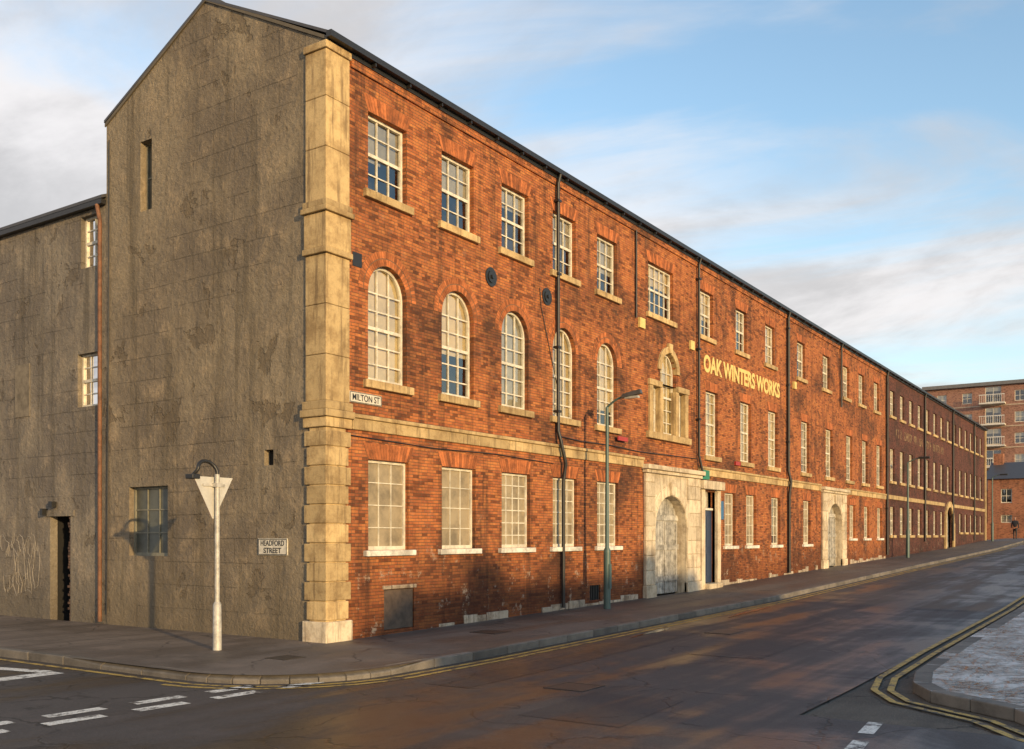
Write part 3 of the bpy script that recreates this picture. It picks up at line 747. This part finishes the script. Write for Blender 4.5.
a.f+= [tuple(range(n,n+6)),tuple(range(n+6,n+12))]+[(n+i,n+(i+1)%6,n+6+(i+1)%6,n+6+i) for i in range(6)]
a.done('lantern',LP,simple('lantern_grey',(.08,.08,.08),.4),.012)
a=Acc(); a.box(TW,lx-.05,lx+.05,hx-.42,hx-.1,gzl+4.65,gzl+4.7); a.done('lamp_bowl',LP,simple('lamp_bowl',(.4,.4,.36),.2))
a=Acc(); a.box(TW,lx-.05,lx+.05,ly-.088,ly-.06,gzl+.45,gzl+1.0); a.done('service_door',LP,M_green)

GW=root('give_way_sign'); px,py=-2.11,.65
tube('base_sleeve',[(px,py,-.05),(px,py,.0),(px,py,.68),(px,py,.72)],[.066,.066,.062,.042],M_galv,GW)
tube('post',[(px,py,.7),(px,py,2.62)],.036,M_galv,GW)
hood=[(px,py,2.6)]+[(px-.17+.17*math.cos(math.radians(a_)),py+.06*math.sin(math.radians(a_)),2.66+.15*math.sin(math.radians(a_))) for a_ in range(0,171,17)]+[(px-.35,py+.1,2.6)]
tube('sign_light_arm',hood,.028,M_black,GW)
a=Acc(); a.box(TW,px-.42,px-.28,py+.03,py+.2,2.54,2.61); a.done('sign_light',GW,M_black,.01)
sy=py+.06; cx=px-.02; zt=2.58; s_=.36
tri=[(cx-s_,zt),(cx+s_,zt),(cx+.02,zt-.62),(cx-.02,zt-.62)]
TS=lambda s,o,z:(s,sy+o,z)
a=Acc(); a.prism(TS,tri,0,.006); a.done('plate_back',GW,simple('sign_back',(.5,.49,.45),.5,.3,6,.65))
cxz=(cx,zt-.21)
def inset(t): return [(cxz[0]+(p[0]-cxz[0])*t,cxz[1]+(p[1]-cxz[1])*t) for p in tri]
a=Acc(); O_=inset(1.0); I_=inset(.68)
for k in range(4): a.prism(TS,[O_[k],O_[(k+1)%4],I_[(k+1)%4],I_[k]],.0065,.009)
a.done('red_border',GW,MATS['red_paint'])
a=Acc(); a.prism(TS,inset(.675),.0065,.0085); a.done('white_face',GW,M_white)
text('sign_text','GIVE\nWAY',(cx,sy+.011,zt-.2),(math.radians(90),0,math.radians(180)),.1,.2,M_ink,GW,ext=.001)
a=Acc(); a.box(TW,cx-.2,cx+.2,sy-.02,sy-.002,zt-.14,zt-.1); a.box(TW,px-.05,px+.05,py-.05,sy-.003,zt-.15,zt-.09); a.done('clips',GW,M_galv)

for (x_,y_) in ((38,-.8),(66,-.8)):
    L=root('street_lamp'); g_=gz(x_)
    tube('column',[(x_,y_,g_),(x_,y_,g_+1.3),(x_,y_,g_+1.4),(x_,y_,g_+4.6)],[.085,.085,.05,.04],M_green,L)
    tube('bracket_arm',[(x_,y_,g_+4.6),(x_,y_-.3,g_+4.75),(x_,y_-.55,g_+4.8)],.026,M_green,L)
    a=Acc(); a.box(TW,x_-.08,x_+.08,y_-1.0,y_-.5,g_+4.75,g_+4.86); a.done('lantern',L,M_black,.02)

PR=root('pedestrian',(75,-1.25,gz(75)))
def skin(name,verts,edges,mat):
    me=bpy.data.meshes.new(name); me.from_pydata([v[:3] for v in verts],edges,[]); ob=bpy.data.objects.new(name,me); COL.objects.link(ob)
    ob.modifiers.new('s','SKIN'); sk=me.skin_vertices[0].data
    for i,v in enumerate(verts): sk[i].radius=(v[3],v[4] if len(v)>4 else v[3]); sk[i].use_root=(i==0)
    sb=ob.modifiers.new('u','SUBSURF'); sb.levels=2; sb.render_levels=2; me.materials.append(mat); ob.parent=PR; return ob
skin('body',[(0,0,.95,.13,.16),(0,0,1.2,.13,.17),(0,0,1.42,.12,.19),(0,0,1.52,.06),
 (0,.19,1.4,.065),(.02,.25,1.12,.05),(.1,.24,.9,.042),(0,-.19,1.4,.065),(-.02,-.25,1.12,.05),(-.06,-.25,.88,.042)],
 [(0,1),(1,2),(2,3),(2,4),(4,5),(5,6),(2,7),(7,8),(8,9)],simple('dark_coat',(.02,.02,.028),.8))
skin('trousers',[(0,0,.93,.13,.15),(.08,.09,.75,.085),(.14,.1,.46,.06),(.1,.1,.1,.05),(.22,.1,.04,.045),(-.08,-.09,.75,.085),(-.1,-.1,.46,.06),(-.22,-.1,.12,.05),(-.12,-.1,.04,.045)],
 [(0,1),(1,2),(2,3),(3,4),(0,5),(5,6),(6,7),(7,8)],simple('dark_trousers',(.025,.025,.03),.8))
skin('head',[(0,0,1.5,.05),(0,0,1.6,.075,.07),(-.01,0,1.68,.09,.075),(-.01,0,1.74,.07,.06)],[(0,1),(1,2),(2,3)],simple('skin',(.4,.24,.17),.6))

# ================================================================== BACKGROUND BUILDINGS
def block(name,T,s0,s1,depth,z0,z1,wins,mat):
    R=root(name); W_=Win(); a=Acc(); r=Acc(); ops_=[(c,w,zb,zt,0) for (c,w,zb,zt) in wins]
    wall(a,r,T,s0,s1,z0,z1,ops_,depth=.15)
    for e in (s0,s1): a.poly([T(e,0,z0),T(e,-depth,z0),T(e,-depth,z1),T(e,0,z1)])
    a.poly([T(s0,-depth,z0),T(s1,-depth,z0),T(s1,-depth,z1),T(s0,-depth,z1)])
    a.done('walls',R,mat); r.done('reveals',R,mat)
    for (c,w,zb,zt) in wins: window(W_,T,c,w,zb,zt,cols=2,rows=2,blind=random.choice([0,.3,.8]),bi=1,head=None,sill=None,fw=.07,bw=.05)
    W_.flush(R)
    return R
TA=lambda s,o,z:(128-o,s,z)
wins=[]
for f in range(7):
    for k in range(13):
        y=13.5-k*3.1
        big=(k%3==2)
        wins.append((y,1.9 if big else 1.2,2.6+f*2.75,2.6+f*2.75+(2.05 if big else 1.4)))
R=block('apartment_block',TA,-26,15.6,16,1.0,21.3,wins,M_brickp)
a=Acc(); a.box(TA,-26.3,15.9,-16.3,.45,21.3,21.75); a.done('flat_roof',R,simple('roof_grey',(.16,.16,.165),.6))
a=Acc()
for f in range(7):
    for k in (2,5,8,11):
        y=13.5-k*3.1; z=2.45+f*2.75
        a.box(TA,y-1.5,y+1.5,.02,1.4,z-.18,z)
        a.box(TA,y-1.5,y+1.5,1.34,1.4,z+.95,z+1.05)
        for q in range(12): a.box(TA,y-1.46+q*.26,y-1.42+q*.26,1.35,1.39,z,z+.95)
a.done('balconies',R,simple('balcony_grey',(.62,.60,.55),.6))
a=Acc()
for f in range(1,7): a.box(TA,-26,15.6,-.02,.05,2.1+f*2.75,2.25+f*2.75)
a.done('floor_bands',R,simple('band_buff',(.46,.36,.27),.8))
TH=lambda s,o,z:(96-o,s,z)
R=block('brick_house',TH,-4,3.6,8,1.2,7.4,[(1.9,1.0,2.3,3.8),(-.8,1.0,2.3,3.8),(1.9,1.0,5.0,6.4),(-.8,1.0,5.0,6.4)],M_brickf)
a=Acc(); a.prism(lambda s,o,z:(s,o,z),[(95.7,7.4),(100,9.3),(104.3,7.4)],-4.2,3.8); a.done('roof',R,M_slate)
a=Acc(); a.box(TW,99.4,100.4,2.6,3.5,8.5,10.2); a.done('chimney',R,M_brickf)
TH2=lambda s,o,z:(104-o,s,z)
R=block('brick_house',TH2,3.9,12,8,1.2,6.6,[(5.5,1,2.5,3.9),(8.5,1,2.5,3.9),(5.5,1,5,6.2)],M_brickf)
a=Acc(); a.prism(lambda s,o,z:(s,o,z),[(103.7,6.6),(108,9.0),(112.3,6.6)],3.8,12.2); a.done('roof',R,M_slate)
GWL=root('brick_wall'); a=Acc(); a.box(TW,86,86.3,-8,3.4,1.3,2.9); a.box(TW,69,86.3,3.4,3.65,1.0,3.6); a.done('wall',GWL,M_brickf)
def terrace(x0,x1,y,h):
    TB=lambda s,o,z:(s,y+o,z)
    wins=[(x0+1.5+i*3.0,1.0,zb,zb+1.4) for i in range(int((x1-x0-2)/3)+1) for zb in (1.0,3.9)]
    R=block('unseen_terrace',TB,x0,x1,7,-.3,h,wins,M_brickf)
    a=Acc(); a.prism(lambda s,o,z:(o,s,z),[(y+.2,h),(y-3.5,h+1.6),(y-7.2,h)],x0,x1); a.done('roof',R,M_slate)
    a=Acc(); x=x0+2
    while x<x1-1: a.box(TW,x,x+.9,y-3.9,y-3.2,h+1,h+2.1); x+=7
    a.done('chimneys',R,M_brickf)
terrace(-46,-30,-46,6.6); terrace(-19.5,-7,-46,8.1); terrace(14,60,-44,5.6)  # unseen rows added behind the camera, sized for the shadow they cast

# ================================================================== LIGHT
ELEV=math.radians(9.5); SH=Vector((-.39,-.921)).normalized()
S=Vector((SH.x*math.cos(ELEV),SH.y*math.cos(ELEV),math.sin(ELEV)))
sun=bpy.data.lights.new('sun','SUN'); sun.energy=5.0; sun.angle=math.radians(.5); sun.color=(1,.69,.33)
so=bpy.data.objects.new('sun',sun); COL.objects.link(so); so.rotation_euler=S.to_track_quat('Z','Y').to_euler(); so.location=(-20,-60,30)
w=bpy.data.worlds.new('World'); scene.world=w; w.use_nodes=True; nt=w.node_tree; nt.nodes.clear()
out=nt.nodes.new('ShaderNodeOutputWorld'); bg=nt.nodes.new('ShaderNodeBackground'); nt.links.new(bg.outputs[0],out.inputs[0])
sky=nt.nodes.new('ShaderNodeTexSky'); sky.sky_type='NISHITA'; sky.sun_disc=False; sky.sun_elevation=ELEV; sky.sun_rotation=math.atan2(S.x,S.y); sky.altitude=50; sky.air_density=1.0; sky.dust_density=.6; sky.ozone_density=2.0
g=G(nt); bg.inputs['Strength'].default_value=.15
dr=nt.nodes.new('ShaderNodeTexCoord').outputs['Generated']
x=g.xyz(dr)
ca,sa=.8303,.5573
fw_=g.math('ADD',g.math('MULTIPLY',x[0],ca),g.math('MULTIPLY',x[1],sa))
rt=g.math('SUBTRACT',g.math('MULTIPLY',x[0],sa),g.math('MULTIPLY',x[1],ca))
zc=g.math('ADD',g.math('MAXIMUM',x[2],0.0),.18)
pf=g.math('DIVIDE',fw_,zc); pr=g.math('DIVIDE',rt,zc)
pf2=g.math('ADD',pf,g.math('MULTIPLY',pr,.28))
n1=g.noise(1.0,10,.56,vec=g.comb(g.math('MULTIPLY',pr,.85),g.math('MULTIPLY',pf2,1.7),2.6),dist=.7)
n2=g.noise(.6,3,.5,vec=g.comb(pr,pf,9.2))
n3=g.noise(2.2,7,.6,vec=g.comb(pr,pf2,5.5),dist=.4)
dens=g.math('ADD',g.math('MULTIPLY',n1,1.5),g.math('MULTIPLY',n2,.7))
dens=g.math('ADD',dens,g.math('MULTIPLY',n3,.3))
dens=g.math('SUBTRACT',dens,g.math('MULTIPLY',rt,.42))
bandz=g.math('MULTIPLY',g.mapr(x[2],.03,.16,0,1),g.mapr(x[2],.26,.46,1,0))
dens=g.math('ADD',dens,g.math('MULTIPLY',bandz,.26))
cf=g.mapr(dens,1.10,1.56,0,.94)
shade=g.math('MULTIPLY',g.mapr(n3,.36,.66,1.08,.76),g.mapr(dens,1.5,2.0,1,.88))
cc=g.mix(1.0,(5.9,5.65,5.6),g.comb(shade,shade,shade),'MULTIPLY')
skc=g.mix(1.0,sky.outputs[0],(2.45,2.3,2.1),'MULTIPLY')
hz=g.mapr(x[2],0,.30,.5,0)
skc=g.mix(hz,skc,(4.4,4.5,4.7))
fc=g.mix(cf,skc,cc)
g.L(fc,bg.inputs[0])

# ================================================================== CAMERA
cam=bpy.data.cameras.new('camera'); co=bpy.data.objects.new('camera',cam); COL.objects.link(co); scene.camera=co
cam.sensor_width=36; cam.sensor_fit='HORIZONTAL'; cam.lens=970/1024*36; cam.shift_y=(536-374.5)/1024; cam.clip_end=5000; cam.clip_start=.1
co.location=(-11.67,-11.06,1.7)
d=Vector((ca,sa,0)); co.rotation_euler=d.to_track_quat('-Z','Y').to_euler()
scene.view_settings.view_transform='Standard'; scene.view_settings.look='None'; scene.view_settings.exposure=0
